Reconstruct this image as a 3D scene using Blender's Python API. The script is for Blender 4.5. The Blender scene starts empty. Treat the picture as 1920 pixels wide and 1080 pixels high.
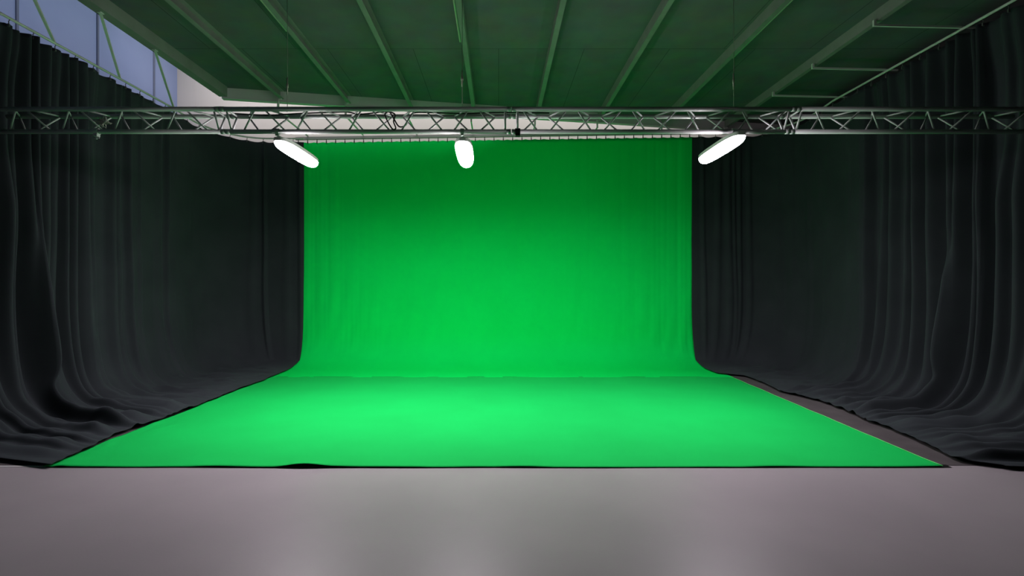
import bpy, bmesh, math, random
from mathutils import Vector, Matrix, noise

C = bpy.context.scene.collection
S = bpy.context.scene

# ------------------------------------------------------------------ camera, exposure, world
F = 940.0          # focal length in pixels of the 1920 wide frame
CAM_H = 1.6
cam_d = bpy.data.cameras.new('camera')
cam = bpy.data.objects.new('camera', cam_d)
C.objects.link(cam)
cam_d.sensor_width = 36.0
cam_d.lens = 36.0 * F / 1920.0
cam_d.shift_x = 25.0 / 1920.0
cam_d.shift_y = -3.0 / 1920.0
cam_d.clip_start = 0.05
cam.location = (0, 0, CAM_H)
cam.rotation_euler = (math.pi / 2, 0, 0)
S.camera = cam
S.view_settings.view_transform = 'Standard'
S.view_settings.look = 'None'
S.view_settings.gamma = 1.0
S.view_settings.use_curve_mapping = False
S.view_settings.exposure = 0.0

w = bpy.data.worlds.new('world')
S.world = w
w.use_nodes = True
w.node_tree.nodes['Background'].inputs[0].default_value = (0.6, 0.7, 1.0, 1)
w.node_tree.nodes['Background'].inputs[1].default_value = 0.02

LAMP_L = 85.0      # radiance of the three panel lamps
LAMP_COL = (1.0, 0.90, 0.98)

def area(name, loc, rot, sx, sy, energy, col, spread=180):
    d = bpy.data.lights.new(name, 'AREA')
    d.shape = 'RECTANGLE'
    d.size, d.size_y = sx, sy
    d.energy = energy
    d.color = col
    d.spread = math.radians(spread)
    o = bpy.data.objects.new(name, d)
    o.location = loc
    o.rotation_euler = rot
    C.objects.link(o)
    return o

# light of the upper floor above the dark ceiling, falling on the left and back walls
area('upper_floor_light', (-4.7, 7.6, 6.4), (0, math.radians(84), 0), 0.9, 8.0, 28, (0.80, 0.88, 1.0), 100)
area('upper_floor_light', (-0.9, 8.6, 6.5), (math.radians(78), 0, 0), 11.6, 0.6, 125, (1.0, 0.96, 0.93), 90)

# ------------------------------------------------------------------ helpers
def tag(o, label=None, cat=None, group=None, kind=None):
    if label: o['label'] = label
    if cat: o['category'] = cat
    if group: o['group'] = group
    if kind: o['kind'] = kind
    return o

def empty(name, loc, label, cat, group=None):
    o = bpy.data.objects.new(name, None)
    o.empty_display_size = 0.1
    C.objects.link(o)
    o.location = loc
    return tag(o, label, cat, group)

def obj(name, bm, mat, parent=None, smooth=False, loc=None):
    """link a bmesh given in the parent's local space (or world space when top level)"""
    me = bpy.data.meshes.new(name)
    bmesh.ops.recalc_face_normals(bm, faces=bm.faces[:])
    bm.to_mesh(me)
    bm.free()
    me.materials.append(mat)
    if smooth:
        for p in me.polygons: p.use_smooth = True
    o = bpy.data.objects.new(name, me)
    C.objects.link(o)
    if parent: o.parent = parent
    if loc is not None: o.location = loc
    return o

def struct(name, bm, mat, parent=None):
    o = obj(name, bm, mat, parent)
    o['kind'] = 'structure'
    return o

def add_box(bm, x0, x1, y0, y1, z0, z1):
    v = [bm.verts.new(p) for p in [(x0,y0,z0),(x1,y0,z0),(x1,y1,z0),(x0,y1,z0),(x0,y0,z1),(x1,y0,z1),(x1,y1,z1),(x0,y1,z1)]]
    for f in [(0,3,2,1),(4,5,6,7),(0,1,5,4),(1,2,6,5),(2,3,7,6),(3,0,4,7)]:
        bm.faces.new([v[i] for i in f])

def box(*a):
    bm = bmesh.new(); add_box(bm, *a); return bm

def add_prism(bm, pts, z0, z1):
    a = [bm.verts.new((x, y, z0)) for x, y in pts]
    b = [bm.verts.new((x, y, z1)) for x, y in pts]
    n = len(pts)
    bm.faces.new(a[::-1]); bm.faces.new(b)
    for i in range(n):
        bm.faces.new([a[i], a[(i+1) % n], b[(i+1) % n], b[i]])

def add_tube(bm, path, r, seg=10, cap=True):
    path = [Vector(p) for p in path]
    rings = []
    up = None
    for i, p in enumerate(path):
        if i == 0: t = path[1] - path[0]
        elif i == len(path) - 1: t = path[-1] - path[-2]
        else: t = (path[i+1] - path[i]).normalized() + (path[i] - path[i-1]).normalized()
        t.normalize()
        if up is None:
            up = Vector((0, 0, 1)) if abs(t.z) < 0.9 else Vector((1, 0, 0))
        s = t.cross(up)
        if s.length < 1e-5: s = t.orthogonal()
        s.normalize()
        up = s.cross(t).normalized()
        rings.append([bm.verts.new(p + r * (math.cos(2*math.pi*k/seg) * s + math.sin(2*math.pi*k/seg) * up)) for k in range(seg)])
    for a, b in zip(rings, rings[1:]):
        for k in range(seg):
            bm.faces.new([a[k], a[(k+1) % seg], b[(k+1) % seg], b[k]])
    if cap:
        bm.faces.new(rings[0][::-1]); bm.faces.new(rings[-1])

def tube(path, r, seg=10):
    bm = bmesh.new(); add_tube(bm, path, r, seg); return bm

def add_bar(bm, a, b, wx, wz):
    """square bar from a to b"""
    a, b = Vector(a), Vector(b)
    t = (b - a).normalized()
    up = Vector((0, 0, 1)) if abs(t.z) < 0.95 else Vector((0, 1, 0))
    s = t.cross(up).normalized(); u = s.cross(t).normalized()
    vs = []
    for p in (a, b):
        for (i, j) in ((-1,-1),(1,-1),(1,1),(-1,1)):
            vs.append(bm.verts.new(p + s*(i*wx/2) + u*(j*wz/2)))
    for f in [(0,1,2,3),(7,6,5,4),(0,4,5,1),(1,5,6,2),(2,6,7,3),(3,7,4,0)]:
        bm.faces.new([vs[i] for i in f])

def lerp(a, b, t): return a + (b - a) * t
def interp(tab, x):
    if x <= tab[0][0]: return tab[0][1]
    for (x0, y0), (x1, y1) in zip(tab, tab[1:]):
        if x <= x1: return lerp(y0, y1, (x - x0) / (x1 - x0))
    return tab[-1][1]
def sstep(a, b, x):
    t = min(1, max(0, (x - a) / (b - a))); return t*t*(3 - 2*t)
def nz(x, y=0.0, z=0.0): return noise.noise(Vector((x, y, z)))

# ------------------------------------------------------------------ materials
def mat(name, col, rough=0.8, metal=0.0, spec=0.3, sheen=0.0, sheen_tint=None):
    m = bpy.data.materials.new(name); m.use_nodes = True
    b = m.node_tree.nodes['Principled BSDF']
    b.inputs['Base Color'].default_value = (*col, 1)
    b.inputs['Roughness'].default_value = rough
    b.inputs['Metallic'].default_value = metal
    b.inputs['Specular IOR Level'].default_value = spec
    if sheen:
        b.inputs['Sheen Weight'].default_value = sheen
        b.inputs['Sheen Roughness'].default_value = 0.5
        if sheen_tint: b.inputs['Sheen Tint'].default_value = (*sheen_tint, 1)
    return m

def mottle(m, scale, c0, c1, detail=4.0, stretch=(1, 1, 1), bump=0.0, bscale=None):
    """object-space noise between two base colours, optional bump"""
    nt = m.node_tree; b = nt.nodes['Principled BSDF']
    tc = nt.nodes.new('ShaderNodeTexCoord'); mp = nt.nodes.new('ShaderNodeMapping')
    mp.inputs['Scale'].default_value = stretch
    n = nt.nodes.new('ShaderNodeTexNoise'); n.inputs['Scale'].default_value = scale; n.inputs['Detail'].default_value = detail
    r = nt.nodes.new('ShaderNodeValToRGB')
    r.color_ramp.elements[0].position = 0.3; r.color_ramp.elements[0].color = (*c0, 1)
    r.color_ramp.elements[1].position = 0.7; r.color_ramp.elements[1].color = (*c1, 1)
    nt.links.new(tc.outputs['Object'], mp.inputs[0]); nt.links.new(mp.outputs[0], n.inputs['Vector'])
    nt.links.new(n.outputs['Fac'], r.inputs[0]); nt.links.new(r.outputs[0], b.inputs['Base Color'])
    if bump:
        n2 = nt.nodes.new('ShaderNodeTexNoise'); n2.inputs['Scale'].default_value = bscale or scale * 6
        nt.links.new(mp.outputs[0], n2.inputs['Vector'])
        bp = nt.nodes.new('ShaderNodeBump'); bp.inputs['Strength'].default_value = bump; bp.inputs['Distance'].default_value = 0.01
        nt.links.new(n2.outputs['Fac'], bp.inputs['Height']); nt.links.new(bp.outputs[0], b.inputs['Normal'])
    return m

M = {}
M['floor'] = mottle(mat('grey_vinyl', (0.4, 0.37, 0.4), 0.36, 0, 0.6), 0.9, (0.345, 0.31, 0.33), (0.405, 0.365, 0.385), 6, bump=0.04, bscale=60)
M['mat'] = mottle(mat('dark_underlay', (0.09, 0.08, 0.085), 0.95, 0, 0.1), 3, (0.075, 0.066, 0.07), (0.10, 0.09, 0.092), 5, bump=0.1, bscale=200)
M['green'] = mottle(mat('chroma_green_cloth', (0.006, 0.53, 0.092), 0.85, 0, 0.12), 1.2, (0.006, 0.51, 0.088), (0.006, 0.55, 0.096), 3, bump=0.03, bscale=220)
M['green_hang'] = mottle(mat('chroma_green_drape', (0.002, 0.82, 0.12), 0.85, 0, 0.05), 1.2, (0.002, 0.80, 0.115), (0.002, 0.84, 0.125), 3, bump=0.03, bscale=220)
M['green_edge'] = mat('pale_green_hem', (0.12, 0.62, 0.15), 0.9)
M['black'] = mottle(mat('black_stage_cloth', (0.024, 0.026, 0.028), 0.9, 0, 0.1, 0.07, (0.75, 0.9, 1.0)), 2, (0.026, 0.031, 0.035), (0.033, 0.039, 0.0435), 4, bump=0.08, bscale=180)
M['alu'] = mottle(mat('brushed_aluminium', (0.4, 0.4, 0.4), 0.55, 0.2, 0.4), 3, (0.36, 0.36, 0.36), (0.43, 0.43, 0.43), 3, (0.3, 3, 3))
M['white_steel'] = mat('white_painted_steel', (0.62, 0.60, 0.58), 0.5)
M['joist'] = mottle(mat('grey_steel_joist', (0.18, 0.175, 0.16), 0.6), 4, (0.21, 0.205, 0.195), (0.26, 0.25, 0.24), 4)
M['conduit'] = mat('cream_conduit', (0.55, 0.5, 0.42), 0.5)
M['backwall'] = mottle(mat('pale_grey_paint', (0.5, 0.47, 0.46), 0.9), 1, (0.49, 0.46, 0.45), (0.52, 0.49, 0.48), 3)
M['bluewall'] = mottle(mat('lavender_blue_paint', (0.30, 0.35, 0.56), 0.9), 1, (0.29, 0.34, 0.55), (0.32, 0.37, 0.58), 3)
M['darkwall'] = mat('dark_grey_paint', (0.05, 0.05, 0.055), 0.9)
M['seam'] = mat('grey_cover_strip', (0.16, 0.18, 0.26), 0.8)
M['roof'] = mat('roof_lining', (0.2, 0.2, 0.2), 0.9)
M['rubber'] = mat('black_rubber', (0.008, 0.008, 0.008), 0.6)
M['hook'] = mat('dull_grey_hook', (0.09, 0.09, 0.09), 0.6)
M['tape_green'] = mat('pale_green_tape', (0.25, 0.55, 0.20), 0.7)
M['tape_white'] = mat('white_floor_tape', (0.6, 0.6, 0.6), 0.6)
M['steelwire'] = mat('galvanised_wire', (0.4, 0.38, 0.34), 0.5, 0.4)
M['brass'] = mat('zinc_buckle', (0.5, 0.47, 0.4), 0.45, 0.5)
# lamp diffuser: really emits
m = bpy.data.materials.new('lit_diffuser'); m.use_nodes = True
nt = m.node_tree
nt.nodes.remove(nt.nodes['Principled BSDF'])
e = nt.nodes.new('ShaderNodeEmission'); e.inputs[0].default_value = (*LAMP_COL, 1); e.inputs[1].default_value = LAMP_L
nt.links.new(e.outputs[0], nt.nodes['Material Output'].inputs[0])
M['lit'] = m
# ceiling boards with thin seams
m = mat('dark_ceiling_board', (0.1, 0.1, 0.1), 0.85, 0, 0.2)
nt = m.node_tree; b = nt.nodes['Principled BSDF']
tc = nt.nodes.new('ShaderNodeTexCoord'); mp = nt.nodes.new('ShaderNodeMapping'); mp.inputs['Rotation'].default_value = (0, 0, math.pi/2)
br = nt.nodes.new('ShaderNodeTexBrick'); br.offset = 0.37
br.inputs['Color1'].default_value = (0.16, 0.16, 0.17, 1); br.inputs['Color2'].default_value = (0.185, 0.185, 0.195, 1)
br.inputs['Mortar'].default_value = (0.05, 0.05, 0.05, 1)
br.inputs['Scale'].default_value = 1.0; br.inputs['Mortar Size'].default_value = 0.004
br.inputs['Brick Width'].default_value = 1.25; br.inputs['Row Height'].default_value = 2.44
n = nt.nodes.new('ShaderNodeTexNoise'); n.inputs['Scale'].default_value = 3; n.inputs['Detail'].default_value = 8
mx = nt.nodes.new('ShaderNodeMix'); mx.data_type = 'RGBA'; mx.blend_type = 'MULTIPLY'; mx.inputs[0].default_value = 0.5
nt.links.new(tc.outputs['Object'], mp.inputs[0]); nt.links.new(tc.outputs['Object'], br.inputs['Vector'])
nt.links.new(tc.outputs['Object'], n.inputs['Vector'])
nt.links.new(br.outputs['Color'], mx.inputs[6]); nt.links.new(n.outputs['Color'], mx.inputs[7])
nt.links.new(mx.outputs[2], b.inputs['Base Color'])
M['ceiling'] = m

# ------------------------------------------------------------------ room shell
XL, XR, YB, YF, ZR = -7.31, 7.1, 11.4, -4.0, 7.5
struct('floor', box(XL, XR, YF, YB, -0.15, 0.0), M['floor'])
struct('wall_left', box(XL - 0.15, XL, YF, YB, 0.0, ZR), M['bluewall'])
struct('wall_back', box(XL - 0.15, XR + 0.15, YB, YB + 0.15, 0.0, ZR), M['backwall'])
struct('wall_right', box(XR, XR + 0.15, YF, YB, 0.0, ZR), M['darkwall'])
struct('wall_front', box(XL - 0.15, XR + 0.15, YF - 0.15, YF, 0.0, ZR), M['darkwall'])
struct('ceiling_roof', box(XL - 0.15, XR + 0.15, YF - 0.15, YB + 0.15, ZR, ZR + 0.15), M['roof'])
# the low dark ceiling stops short of the left wall and, on the skew, of the back wall
CZ = 5.07
EA, EB = Vector((-4.86, 8.74, 0)), Vector((7.0, 10.95, 0))
bm = bmesh.new(); add_prism(bm, [(-4.86, YF + 0.02), (XR - 0.02, YF + 0.02), (XR - 0.02, EB.y), (EA.x, EA.y)], CZ, CZ + 0.18)
struct('ceiling', bm, M['ceiling'])
def end_y(x): return lerp(EA.y, EB.y, (x - EA.x) / (EB.x - EA.x))
# cover strips on the blue wall and a post on the grey wall
for i, y in enumerate((9.13, 10.62, 7.6)):
    struct('trim_%d' % (i + 1), box(XL, XL + 0.02, y - 0.02, y + 0.02, 0.0, ZR), M['seam'])
struct('trim_4', box(-6.93, -6.89, YB - 0.003, YB, 0.0, ZR), M['backwall'])

# ------------------------------------------------------------------ ceiling steel
bm = bmesh.new(); add_box(bm, -4.86, -4.72, YF + 0.03, 8.72, 4.90, CZ)
o = obj('edge_beam', bm, M['joist']); tag(o, 'grey steel edge beam along the open left side of the dark ceiling', 'beam')
bm = bmesh.new()
d = (EB - EA).normalized()
a = EA + Vector((0, 0.06, 0)); bq = EB + Vector((0, 0.06, 0))
nrm = Vector((-d.y, d.x, 0))
def skew_box(bm, off0, off1, z0, z1):
    p = [a + nrm*off0, bq + nrm*off0, bq + nrm*off1, a + nrm*off1]
    add_prism(bm, [(q.x, q.y) for q in p], z0, z1)
skew_box(bm, 0.0, 0.012, 4.915, CZ + 0.1)
skew_box(bm, -0.012, 0.09, 4.90, 4.915)
o = obj('end_beam', bm, M['white_steel']); tag(o, 'pale grey steel channel beam at the skewed far end of the dark ceiling', 'beam')

JX = [-3.85, -2.72, -1.62, -0.47, 0.755, 2.01, 3.37, 4.77]
jl = ['leftmost grey ceiling joist, next to the edge beam of the dark ceiling',
      'grey ceiling joist with a cream conduit, second from the left, running over the left lamp',
      'grey ceiling joist, third from the left, between the left and middle lamps',
      'grey ceiling joist with a cream conduit running directly above the middle lamp',
      'grey ceiling joist just right of centre, without conduit, above the truss joint',
      'grey ceiling joist ending at the pale green tape behind the truss',
      'grey ceiling joist with a cream conduit above the right lamp',
      'rightmost grey ceiling joist carrying three white L-shaped rail brackets']
for x, lab in zip(JX, jl):
    bm = bmesh.new()
    y1 = end_y(x) - 0.02
    wv = 0.035
    # C-section: web and two flanges
    add_box(bm, x - wv, x + wv, YF + 0.03, y1, 4.925, 4.935)
    add_box(bm, x - wv, x - wv + 0.008, YF + 0.03, y1, 4.935, CZ - 0.008)
    add_box(bm, x - wv, x + wv, YF + 0.03, y1, CZ - 0.008, CZ)
    o = obj('ceiling_joist', bm, M['joist']); tag(o, lab, 'joist', 'steel joists under the dark ceiling')
for x, y1, lab in ((-2.72, 6.56, 'thin cream conduit on the joist over the left lamp'),
                   (-0.47, 6.85, 'thin cream conduit on the joist over the middle lamp'),
                   (3.37, 7.33, 'thin cream conduit on the joist over the right lamp')):
    s = -1 if x < 1 else 1
    xx = x + s * 0.055
    o = obj('conduit', tube([(xx, YF + 0.1, 4.945), (xx, y1, 4.945)], 0.013), M['conduit'], smooth=True)
    tag(o, lab, 'conduit', 'conduits along ceiling joists')

o = obj('tape', box(2.03, 2.30, 9.80, 9.98, CZ - 0.12, CZ - 0.117), M['tape_green'])
tag(o, 'pale green tape patch under the ceiling beside a joist end', 'tape')

# ------------------------------------------------------------------ rails and curtains
def path_pts(side):
    """plan path of a side curtain rail: list of (s, Vector) from the camera end to the backdrop edge"""
    X = 5.62 if side < 0 else 5.80
    R = 1.0
    xe = 3.93 if side < 0 else 3.90
    y0 = 4.85 if side < 0 else 4.2
    segs = []
    def P(s):
        L1 = 9.1 - y0
        if s <= L1: return Vector((side * X, y0 + s, 0)), Vector((-side, 0, 0))
        s -= L1
        if s <= R * math.pi / 2:
            a = s / R
            return Vector((side * (X - R + R * math.cos(a)), 9.1 + R * math.sin(a), 0)), Vector((-side * math.cos(a), -math.sin(a), 0))
        s -= R * math.pi / 2
        return Vector((side * (X - R - s), 10.1, 0)), Vector((0, -1, 0))
    L = (9.1 - y0) + R * math.pi / 2 + (X - R - xe)
    return P, L, 9.1 - y0, (9.1 - y0) + R * math.pi / 2

def rail_z(side, y):
    if side < 0: return interp([(8.7, 4.68), (10.1, 4.58)], y)
    return interp([(8.7, 4.82), (10.1, 4.68)], y)

hem_left = [(4.2, -3.88), (4.48, -3.95), (4.8, -3.97), (5.31, -4.06), (5.87, -3.98), (6.6, -3.96), (7.41, -3.99), (8.31, -3.94), (9.83, -3.97), (10, -3.95)]
hem_right = [(4.2, 4.45), (4.38, 4.41), (4.54, 4.15), (5.31, 4.30), (5.94, 4.33), (6.4, 4.40), (6.9, 4.42), (7.52, 4.22), (8.2, 4.32), (8.8, 4.32), (9.06, 3.95), (9.7, 3.93), (10, 3.92)]

def sweep_z(y):
    """height of the green cloth where it curves onto the floor"""
    if y < 9.4: return 0.01
    if y > 10.24: return 0.62
    return 0.62 * (1 - math.sqrt((10.25 - y) / 0.85)) ** 2 + 0.01

def make_curtain(side, label, seed, fold_tab):
    rnd = random.Random(seed)
    P, L, s1, s2 = path_pts(side)
    hem = hem_left if side < 0 else hem_right
    ridges = []
    s = -0.1
    while s < L + 0.1:
        amp = interp([(a, b) for a, b, c in fold_tab], s)
        gap = interp([(a, c) for a, b, c in fold_tab], s)
        ridges.append((s, rnd.uniform(0.35, 1.2) * amp, gap * rnd.uniform(0.13, 0.36), rnd.uniform(-0.10, 0.10), rnd.uniform(-0.3, 0.3)))
        s += gap * rnd.choice((0.5, 0.7, 0.9, 1.1, 1.5, 1.9)) * rnd.uniform(0.9, 1.1)
    NS, NT = 760, 110
    bm = bmesh.new()
    grid = []
    T1, T2 = 0.50, 0.80
    hooks = []
    for i in range(NS + 1):
        s = L * i / NS
        p, nv = P(s)
        zt = rail_z(side, p.y) - 0.055
        hk = (s % 0.30) / 0.30
        zt -= 0.035 * math.sin(math.pi * hk) ** 0.8 * (0.7 + 0.5 * nz(s * 1.3, seed))
        hy = interp([(0, 4.40), (s1, 8.6), (s2, 9.55), (L, 9.74)], s)
        if side > 0: hy = interp([(0, 4.36), (s1, 8.5), (s2, 9.45), (L, 9.74)], s)
        hx = interp(hem, hy) + (0.03 * nz(s * 3.1, seed + 4) + 0.012 * nz(s * 11, seed + 9)) * (1 - sstep(s1, s2, s))
        h = Vector((hx, hy, 0))
        near_amp = interp([(a, b) for a, b, c in fold_tab], s)
        near = [r for r in ridges if abs(r[0] - s) < 1.0]
        zc = 1.55 + 0.35 * nz(s * 1.7, seed + 2)
        q = interp([(0, 0.42), (s1, 0.34), (s2, 0.55), (L, 0.8)], s) + 0.08 * nz(s * 2.2, seed + 3)
        row = []
        for j in range(NT + 1):
            t = j / NT
            if t < T1:
                k = t / T1; hh, z, up = 0.0, lerp(zt, zc, k), 0.0
            elif t < T2:
                k = (t - T1) / (T2 - T1); hh, z = q * k * k, zc * (1 - k) ** 2
                up = sstep(0.2, 1.0, k)
            else:
                k = (t - T2) / (1 - T2); hh, z, up = lerp(q, 1, k), 0.0, 1.0
            drift = sstep(0.1, 0.95, t)
            f = 0.0
            for (rs, ra, rw, dr, ph) in near:
                dd = s - (rs + dr * drift)
                wdt = rw * (1 + 0.5 * drift)
                x = dd / wdt
                # rounded fold with a sharp valley on one side
                f += ra * math.exp(-abs(x) ** 2.4 * (1.0 if x * side > 0 else 1.5))
            f *= sstep(-0.05, 0.25, s)
            f *= 1 - 0.55 * (1 - sstep(0.15, 0.6, abs(p.y - 5.55))) * (1 - sstep(0.2, 0.35, t))   # the truss end is close here
            f *= (0.55 + 0.45 * sstep(0, 0.12, t))
            f *= lerp(1.0, 0.34, sstep(0.60, 0.85, t))
            f *= lerp(1.0, 0.25, sstep(0.93, 1.0, t))
            b = (p.lerp(h, hh))
            wr = max(0.0, nz(b.x * 2.6, b.y * 4.2, seed) + 0.1) * 0.085 * up * (1 - sstep(0.94, 1.0, t)) * sstep(0.0, 0.6, s)
            co = Vector((b.x, b.y, z)) + nv * ((f - 0.75 * min(0.24, near_amp) * (0.4 + 0.6 * sstep(0, 0.12, t))) * (1 - up)) + Vector((0, 0, (f * up + wr) * (1 - sstep(s2 - 0.7, s2, s)) + 0.035 * up))
            # drag creases gathering where the cloth turns onto the floor
            co += nv * (0.03 * nz(s * 0.9, t * 7, seed + 6) * (1 - up) * sstep(0.15, 0.5, t))
            co.z = max(co.z, 0.034, sweep_z(co.y) + 0.03)
            row.append(bm.verts.new(co))
        grid.append(row)
    for i in range(NS):
        for j in range(NT):
            bm.faces.new([grid[i][j], grid[i+1][j], grid[i+1][j+1], grid[i][j+1]])
    cur = obj('curtain', bm, M['black'], smooth=True)
    tag(cur, label, 'curtain', 'black drapes beside the green screen')
    sd = cur.modifiers.new('thickness', 'SOLIDIFY'); sd.thickness = 0.004; sd.offset = 0
    # gliders hooking the drape to its rail
    hk0 = None
    s = 0.0
    while s <= L:
        p, nv = P(s)
        if hk0 is None:
            bm = bmesh.new()
            add_tube(bm, [(0, 0, 0.0), (0, 0, 0.035), (0, 0.012, 0.05), (0, 0.0, 0.062)], 0.005, 6)
            add_box(bm, -0.012, 0.012, -0.008, 0.008, -0.03, 0.004)
            hk0 = obj('curtain_hook', bm, M['hook'], cur); k = hk0
        else:
            k = hk0.copy(); C.objects.link(k); k.parent = cur
        k.location = (p.x, p.y, rail_z(side, p.y) - 0.072)
        s += 0.30
    # the rail itself
    pts = [(P(L * i / 90)[0].x, P(L * i / 90)[0].y, rail_z(side, P(L * i / 90)[0].y)) for i in range(91)]
    pts = [(pts[0][0], 2.0, pts[0][2])] + pts
    return cur, pts

# (s, fold amplitude, fold spacing)
cl, rail_l = make_curtain(-1, 'black floor-length drape along the left side, hem over the green cloth', 11,
    [(0, 0.24, 0.19), (2.1, 0.22, 0.18), (2.4, 0.09, 0.22), (3.6, 0.08, 0.22), (3.9, 0.012, 0.3), (5.0, 0.012, 0.3), (5.3, 0.045, 0.24), (6.8, 0.03, 0.2)])
cr, rail_r = make_curtain(1, 'black floor-length drape along the right side, hem short of the green cloth', 23,
    [(0, 0.24, 0.20), (3.2, 0.22, 0.19), (3.65, 0.18, 0.20), (3.85, 0.01, 0.3), (5.0, 0.012, 0.3), (5.6, 0.035, 0.26), (7.5, 0.03, 0.2)])
def make_rail(pts, label):
    o = obj('curtain_rail', tube(pts, 0.017, 8), M['white_steel'], smooth=True)
    return tag(o, label, 'curtain rail', 'curtain rails')
make_rail(rail_l, 'white curtain rail carrying the left black drape')
make_rail(rail_r, 'white curtain rail carrying the right black drape')

# ------------------------------------------------------------------ green backdrop
BY = 10.25
def back_z(x): return 4.60 + x * 0.0148           # top edge of the hanging cloth
bm = bmesh.new()
NX, NP = 420, 90
XW = 4.12
grid = []
for i in range(NX + 1):
    x = lerp(-XW, XW, i / NX)
    row = []
    zt = back_z(x) - 0.012 * abs(math.sin(math.pi * (x - XW) / 0.188))
    for j in range(NP + 1):
        t = j / NP
        if t < 0.6:
            z = lerp(zt, 0.62, t / 0.6); y = BY
        elif t < 0.85:
            k = (t - 0.6) / 0.25; z = 0.62 * (1 - k) ** 2 + 0.010; y = BY - 0.85 * k * k
        else:
            k = (t - 0.85) / 0.15; z = 0.010; y = lerp(BY - 0.85, 8.78, k)
        v = 1 - sstep(0.6, 0.85, t)
        edge = sstep(2.2, 4.0, abs(x))
        y -= v * (0.003 + 0.007 * edge) * (nz(x * 7.0, t * 0.8, 3) + 0.6 * nz(x * 17, t * 1.4, 8))
        # little drag creases near the floor
        y -= sstep(0.3, 0.58, t) * v * 0.012 * (1 + edge) * nz(x * 5 + t * 6, t * 5, 14)
        row.append(bm.verts.new((x, y, z)))
    grid.append(row)
for i in range(NX):
    for j in range(NP):
        bm.faces.new([grid[i][j], grid[i+1][j], grid[i+1][j+1], grid[i][j+1]])
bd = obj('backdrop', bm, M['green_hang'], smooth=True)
tag(bd, 'green chroma key cloth hanging at the back and curving onto the floor', 'green screen')
sd = bd.modifiers.new('thickness', 'SOLIDIFY'); sd.thickness = 0.003; sd.offset = 0
bm = bmesh.new()
add_box(bm, -0.010, 0.010, -0.006, 0.006, -0.025, 0.012)
add_tube(bm, [(0, 0, 0.01), (0, 0, 0.05)], 0.008, 6)
h0 = obj('backdrop_hook', bm, M['hook'], bd)
h0.location = (-XW + 0.03, BY - 0.012, back_z(-XW) + 0.005)
n = 44
for i in range(1, n):
    x = lerp(-XW + 0.03, XW - 0.03, i / (n - 1))
    k = h0.copy(); C.objects.link(k); k.parent = bd
    k.location = (x, BY - 0.012, back_z(x) + 0.005)
bm = bmesh.new()
def slanted(bm, y0, y1, za, zb, x0=-4.15, x1=4.15):
    vs = []
    for x in (x0, x1):
        for (y, dz) in ((y0, za), (y1, za), (y1, zb), (y0, zb)):
            vs.append(bm.verts.new((x, y, back_z(x) + dz)))
    for f in [(0,1,2,3),(7,6,5,4),(0,4,5,1),(1,5,6,2),(2,6,7,3),(3,7,4,0)]:
        bm.faces.new([vs[i] for i in f])
slanted(bm, BY - 0.03, BY + 0.03, 0.055, 0.085)
slanted(bm, BY - 0.012, BY + 0.012, 0.085, 0.115)
o = obj('curtain_rail', bm, M['alu']); tag(o, 'grey aluminium track from which the green backdrop hangs', 'curtain rail', 'curtain rails')

# ------------------------------------------------------------------ green floor cloth and dark underlay
o = obj('underlay', box(-6.2, 6.2, 4.475, 10.6, 0.0, 0.004), M['mat'])
tag(o, 'dark grey underlay sheet bared along the right edge of the green floor cloth', 'floor covering')
bm = bmesh.new()
NX, NY = 300, 120
grid = []
for i in range(NX + 1):
    u = i / NX
    row = []
    for j in range(NY + 1):
        v = j / NY
        yf = 4.425 + 0.012 * nz(u * 9, 2) - 0.010 * math.sin(u * 3.1)
        y = lerp(yf, 8.84 + 0.01 * nz(u * 14, 7), v)
        xl = -4.02 + 0.03 * nz(y * 1.5, 5)
        xr = interp([(4.4, 3.915), (6, 3.98), (8.9, 4.09)], y) + 0.012 * nz(y * 2.4, 1)
        x = lerp(xl, xr, u)
        z = 0.010 + 0.003 * nz(x * 3, y * 3, 1)
        # ripples near the front hem and left corner
        z += (1 - sstep(0.0, 0.06, v)) * 0.014 * max(0, nz(x * 1.6, 12.3))
        z += (1 - sstep(0, 0.5, u * 8)) * 0.03 * max(0, nz(x * 6, y * 3, 4)) * (1 - sstep(4.4, 8, y))
        if abs(x + 1.72) < 0.28 and v < 0.03: z += 0.022 * (0.5 + 0.5 * math.cos((x + 1.72) / 0.28 * math.pi)) * (1 - v / 0.03)
        row.append(bm.verts.new((x, y, z)))
    grid.append(row)
for i in range(NX):
    for j in range(NY):
        bm.faces.new([grid[i][j], grid[i+1][j], grid[i+1][j+1], grid[i][j+1]])
edge_r = [grid[NX][j].co.copy() for j in range(0, NY + 1, 2)]
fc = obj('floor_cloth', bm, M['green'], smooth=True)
tag(fc, 'large green chroma key cloth spread flat on the floor', 'green screen')
sd = fc.modifiers.new('thickness', 'SOLIDIFY'); sd.thickness = 0.003; sd.offset = 0
o = obj('hem', tube(edge_r, 0.006, 6), M['green_edge'], fc, smooth=True)
o['label'] = 'pale yellowish hem along the right edge'
# black selvedge strip showing under the front edge
bm = bmesh.new()
front = [(x, 4.425 - 0.010 * math.sin((x + 4.02) / 7.95 * 3.1) + 0.012 * nz((x + 4.02) / 7.95 * 9, 2)) for x in [lerp(-4.0, 4.0, i / 120) for i in range(121)]]
va = [bm.verts.new((x, y - 0.004, 0.003)) for x, y in front]; vb = [bm.verts.new((x, y + 0.06, 0.006)) for x, y in front]
for i in range(120): bm.faces.new([va[i], va[i+1], vb[i+1], vb[i]])
o = obj('underside_strip', bm, M['rubber'], fc); o['label'] = 'black strip showing under the front edge'
o = obj('floor_tape', box(-5.2, -4.0, 4.44, 4.47, 0.001, 0.003), M['tape_white'])
tag(o, 'short white tape on the floor under the front end of the left drape', 'tape')

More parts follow.
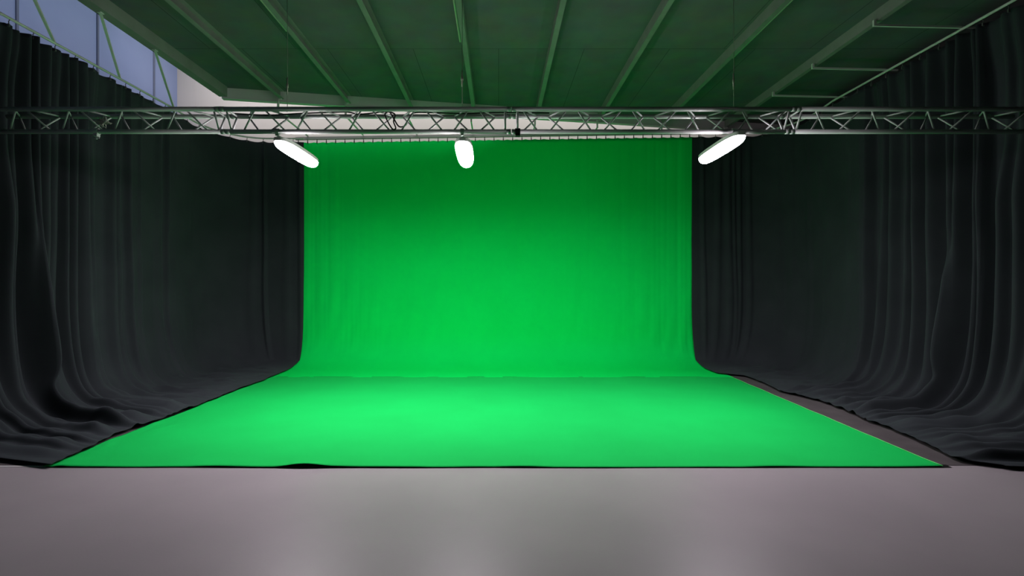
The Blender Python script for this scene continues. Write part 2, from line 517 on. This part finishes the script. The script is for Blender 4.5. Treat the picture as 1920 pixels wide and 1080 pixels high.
# ------------------------------------------------------------------ truss
TY, TZ = 5.43, 3.52
TR = empty('lighting_truss', (0, TY, TZ - 0.207), 'long triangular aluminium lattice truss hung across the room holding the lamps', 'truss')
O = Vector((0, TY, TZ - 0.207))
ft, rt, bt = Vector((0, 0, 0.207)), Vector((0, 0.239, 0.207)), Vector((0, 0.1195, 0))   # front top, rear top, bottom
PER = 0.5785
JT = [-3.02, 0.14, 3.22]          # middles of the three joints
ends = [(-5.56, JT[0]), (JT[0], JT[1]), (JT[1], JT[2]), (JT[2], 5.82)]
seclab = ['left end section of the truss in front of the left drape', 'truss section with the left and middle lamps',
          'truss section with the right lamp', 'right end section of the truss in front of the right drape']
HALF = 0.068
def brace(p, q, par, r=0.0095):
    return obj('brace', tube([p, q], r, 8), M['alu'], par, smooth=True)
for si, (x0, x1) in enumerate(ends):
    bm = bmesh.new()
    g = 0.004
    for c in (ft, rt, bt):
        add_tube(bm, [(x0 + g, c.y, c.z), (x1 - g, c.y, c.z)], 0.025, 16)
    # coupler collars at the joint ends
    for xe, s in ((x0, 1), (x1, -1)):
        if abs(xe) > 5: continue
        for c in (ft, rt, bt):
            add_tube(bm, [(xe + s * g, c.y, c.z), (xe + s * 0.05, c.y, c.z)], 0.0275, 16)
    sec = obj('truss_section', bm, M['alu'], TR, smooth=True)
    sec['label'] = seclab[si]
    ms = sec.data
    # end frames
    for xe, s in ((x0, 1), (x1, -1)):
        if abs(xe) > 5: continue
        xf = xe + s * HALF
        bm = bmesh.new()
        for (p, q) in ((ft, bt), (rt, bt), (ft, rt)):
            add_tube(bm, [(xf, p.y, p.z), (xf, q.y, q.z)], 0.0115, 8)
        obj('end_frame', bm, M['alu'], sec, smooth=True)
    # zigzag lacing; phases measured on the photograph
    a0 = x0 + (HALF if abs(x0) < 5 else 0.0)
    a1 = x1 - (HALF if abs(x1) < 5 else 0.0)
    dx, tg = 0.185, 0.05
    for k in range(-12, 13):
        PER = (0.578, 0.58, 0.594, 0.607)[si]
        c = (-4.60, -1.43, 1.39, 3.985)[si] + k * PER
        # front face, top node at c
        for s in (-1, 1):
            p = (c + s * tg, ft.y, ft.z); q = (c + s * (tg + dx), bt.y, bt.z)
            if a0 <= min(p[0], q[0]) and max(p[0], q[0]) <= a1: brace(p, q, sec)
        # rear face, half a period on
        c2 = c + PER / 2
        for s in (-1, 1):
            p = (c2 + s * tg, rt.y, rt.z); q = (c2 + s * (tg + dx), bt.y, bt.z)
            if a0 <= min(p[0], q[0]) and max(p[0], q[0]) <= a1: brace(p, q, sec)
        # top face
        for s in (-1, 1):
            p = (c + s * (tg + 0.02), ft.y, ft.z); q = (c + s * (tg + dx), rt.y, rt.z)
            if a0 <= min(p[0], q[0]) and max(p[0], q[0]) <= a1: brace(p, q, sec)

# black collar on the lower chord just right of the middle joint, and the small clamp at the left
bm = bmesh.new(); add_tube(bm, [(-0.028, 0, 0), (0.028, 0, 0)], 0.036, 14)
add_box(bm, -0.026, 0.026, -0.03, 0.03, -0.052, -0.02)
o = obj('truss_clamp', bm, M['rubber'], loc=(0.21, TY + bt.y, O.z)); tag(o, 'black clamp on the lower tube of the truss right of the middle joint', 'clamp', 'clamps on the truss')
t = empty('truss_clamp', (-4.45, TY + bt.y, O.z), 'grey half coupler clamp with a wing bolt under the left end of the truss', 'clamp', 'clamps on the truss')
bm = bmesh.new(); add_tube(bm, [(-0.025, 0, 0), (0.025, 0, 0)], 0.036, 14); add_box(bm, -0.02, 0.02, -0.025, 0.025, -0.055, -0.02)
obj('clamp_body', bm, M['alu'], t)
bm = bmesh.new(); add_tube(bm, [(0, 0, -0.05), (0, 0, -0.085)], 0.007, 8); add_bar(bm, (-0.03, 0, -0.075), (0.03, 0, -0.068), 0.008, 0.014)
obj('wing_bolt', bm, M['alu'], t)
t = empty('safety_chain', (-4.42, TY + 0.16, TZ - 0.09), 'crumpled grey safety wire bundled inside the left end of the truss', 'wire')
pts = [(0.16 * nz(i * 0.33, 1), 0.05 * nz(i * 0.3, 5), 0.10 * nz(i * 0.37, 9)) for i in range(70)]
obj('wire_loop', tube(pts, 0.005, 6), M['steelwire'], t, smooth=True)
obj('carabiner', tube([(0.04 + 0.018 * math.cos(a), -0.02, 0.03 + 0.032 * math.sin(a)) for a in [i * math.pi / 8 for i in range(17)]], 0.005, 6), M['alu'], t, smooth=True)

# black cable threaded along the truss with a hanging loop
def cable(name, pts, r, label):
    # Catmull-Rom through the points
    out = []
    P_ = [Vector(p) for p in pts]; P_ = [P_[0]] + P_ + [P_[-1]]
    for i in range(1, len(P_) - 2):
        for k in range(8):
            t = k / 8
            a, b, c, d = P_[i-1], P_[i], P_[i+1], P_[i+2]
            out.append(0.5 * ((2*b) + (c-a)*t + (2*a-5*b+4*c-d)*t*t + (3*b-a-3*c+d)*t**3))
    out.append(P_[-2])
    o = obj(name, tube(out, r, 8), M['rubber'], smooth=True)
    return tag(o, label, 'cable')
def tp(px, py, y):   # a point of the place seen in the photo at (px, py), y metres away
    return ((px - 935) / F * y, y, CAM_H + (537 - py) / F * y)
yc = TY + 0.13
cable('power_cable', [tp(440, 213, yc), tp(500, 216, yc), tp(560, 213, yc), tp(612, 211, yc), tp(650, 210, yc), tp(672, 214, yc), tp(700, 212, yc),
      tp(722, 209, yc - .03), tp(740, 214, yc - .05), tp(738, 228, yc - .05), tp(742, 240, yc - .05), tp(736, 242, yc - .05), tp(726, 226, yc - .04), tp(722, 214, yc - .03),
      tp(730, 210, yc - .02), tp(738, 222, yc - .02), tp(748, 237, yc - .02), tp(760, 235, yc - .02), tp(768, 220, yc), tp(780, 211, yc), tp(830, 212, yc), tp(880, 213, yc), tp(930, 211, yc), tp(1030, 212, yc)],
      0.008, 'black power cable threaded along the truss with a loop hanging between two lamps')

# ------------------------------------------------------------------ suspension wires
def wire(x, label, zbuckle):
    t = empty('suspension_wire', (x, TY + 0.12, TZ + 0.03), label, 'wire', 'wires holding the truss')
    top = 5.03 - (TZ + 0.03)
    obj('wire', tube([(0, 0, -0.02), (0.004, 0, zbuckle), (0, 0, top)], 0.0035, 6), M['steelwire'], t, smooth=True)
    bm = bmesh.new()
    add_tube(bm, [(0, 0, zbuckle - 0.09), (0, 0, zbuckle + 0.09)], 0.008, 8)
    add_tube(bm, [(0, 0, zbuckle - 0.02), (0, 0, zbuckle + 0.02)], 0.013, 8)
    obj('turnbuckle', bm, M['brass'], t, smooth=True)
wire(-2.34, 'thin steel wire holding the truss above the left lamp', 0.27)
wire(-0.405, 'thin steel wire holding the truss above the middle lamp', 0.35)
wire(2.60, 'thin steel wire holding the truss above the right lamp', 0.32)

# ------------------------------------------------------------------ lamps
LW, LL = 0.10, 0.55
def outline(n=48, sx=1.0, sy=1.0, p=3.2):
    r = []
    for i in range(n):
        a = 2 * math.pi * i / n
        c, s_ = math.cos(a), math.sin(a)
        r.append((sx * LW * abs(c) ** (2 / p) * (1 if c > 0 else -1), sy * LL * abs(s_) ** (2 / p) * (1 if s_ > 0 else -1)))
    return r
BEAM_W = 66.0
TILT = math.radians(0.5)
def lamp_parts(t):
    """an oval luminaire: wrap-around dome diffuser under a slim white housing"""
    bm = bmesh.new()
    add_prism(bm, outline(sx=1.05, sy=1.01), 0.007, 0.045)
    add_box(bm, -0.04, 0.04, -0.3, 0.3, 0.045, 0.065)
    h = obj('housing', bm, M['white_steel'], t)
    bm = bmesh.new()
    rings = [[bm.verts.new((x, y, 0.007)) for x, y in outline(sx=0.96, sy=0.99)]]
    for k in range(7):
        a = k / 6 * math.pi / 2 * 0.93
        s_ = math.cos(a)
        z = -0.062 * math.sin(a)
        rings.append([bm.verts.new((x, y, z)) for x, y in outline(sx=0.25 + 0.75 * s_, sy=0.80 + 0.20 * s_)])
    for A, B in zip(rings, rings[1:]):
        for i in range(48): bm.faces.new([A[i], A[(i+1) % 48], B[(i+1) % 48], B[i]])
    bm.faces.new(rings[-1]); bm.faces.new(rings[0][::-1])
    d = obj('diffuser', bm, M['lit'], t, smooth=True)
    for o in (h, d): o.rotation_euler = (TILT, 0, 0)
    # the beam of the lamp, thrown down and towards the backdrop
    a = area('lamp_beam', (0, 0, -0.07), (math.radians(19), 0, 0), 0.12, 0.85, BEAM_W, LAMP_COL, 150)
    a.parent = t
lamps = [(-2.45, 6.12, 3.22, 0.0, 'lit white lamp under the truss at the left, in front of the black drape'),
         (-0.415, 6.14, 3.22, 0.02, 'lit white lamp under the truss in the middle, in front of the green backdrop'),
         (2.615, 5.92, 3.22, -0.03, 'lit white lamp under the truss at the right, beside the right drape')]
for (x, y, z, rz, lab) in lamps:
    t = empty('panel_lamp', (x, y, z), lab, 'lamp', 'lamps hung under the truss')
    t.rotation_euler = (0, 0, rz)
    lamp_parts(t)
    # hook clamp over the lower truss tube and the arm carrying the lamp
    bm = bmesh.new()
    yb = TY + bt.y - y; zb = O.z - z
    add_tube(bm, [(-0.02, yb, zb), (0.02, yb, zb)], 0.034, 12)
    add_bar(bm, (0, yb, zb - 0.02), (0, yb, 0.05), 0.03, 0.02)
    obj('hook_clamp', bm, M['alu'], t)
    bm = bmesh.new()
    add_bar(bm, (0, yb - 0.02, 0.052), (0, 0.1, 0.056), 0.03, 0.012)
    obj('arm', bm, M['alu'], t)

# ------------------------------------------------------------------ rail brackets
for (y, lab) in ((6.27, 'white L-shaped bracket to the right rail, nearest to the camera'), (7.5, 'white L-shaped bracket to the right rail, the middle one of three'),
                 (8.58, 'white L-shaped bracket to the right rail, just above the truss')):
    bm = bmesh.new()
    z = 4.865
    add_bar(bm, (4.70, y, 4.93), (4.70, y, z - 0.012), 0.03, 0.03)
    add_bar(bm, (4.70, y, z), (5.78, y, 4.84), 0.025, 0.025)
    add_bar(bm, (5.78, y, 4.84), (5.97, y, 4.835), 0.02, 0.02)
    o = obj('rail_bracket', bm, M['white_steel']); tag(o, lab, 'bracket', 'brackets holding the curtain rails')
for (y0, y1, lab) in ((4.95, 6.34, 'white stay from the left edge beam to the left rail, nearest to the camera'),
                      (6.04, 7.44, 'white stay to the left rail, the middle one against the blue wall'),
                      (7.00, 8.67, 'white stay to the left rail, the farthest, by the grey wall corner')):
    bm = bmesh.new()
    add_bar(bm, (-4.80, y0, 4.90), (-5.62, y1, 4.69), 0.028, 0.028)
    add_bar(bm, (-4.80, y0 - 0.03, 4.895), (-4.80, y0 + 0.03, 4.895), 0.05, 0.012)
    o = obj('rail_stay', bm, M['white_steel']); tag(o, lab, 'bracket', 'brackets holding the curtain rails')
hl = ['white hanger at the far end of the first ceiling joist from the left', 'white hanger at the far end of the joist over the left lamp',
      'white hanger at the far end of the third ceiling joist from the left', 'white hanger at the far end of the joist above the middle lamp',
      'white hanger at the far end of the joist right of the middle', 'white hanger at the far end of the joist with the green tape',
      'white hanger at the far end of the joist above the right lamp', 'white hanger at the far end of the rightmost joist']
for x, lab in zip(JX, hl):
    y = end_y(x) - 0.06
    xx = x - 0.05
    zr = back_z(max(-4.1, min(4.1, xx))) + 0.12
    yr = BY
    bm = bmesh.new()
    add_bar(bm, (xx, y, 4.93), (xx, y, zr), 0.03, 0.03)
    add_bar(bm, (xx, y, 4.915), (xx + 0.06, y, 4.915), 0.03, 0.02)
    if abs(y - yr) > 0.06:
        add_bar(bm, (xx, y, zr + 0.012), (xx, yr, zr + 0.012), 0.025, 0.02)
    o = obj('rail_hanger', bm, M['white_steel']); tag(o, lab, 'bracket', 'hangers behind the truss')
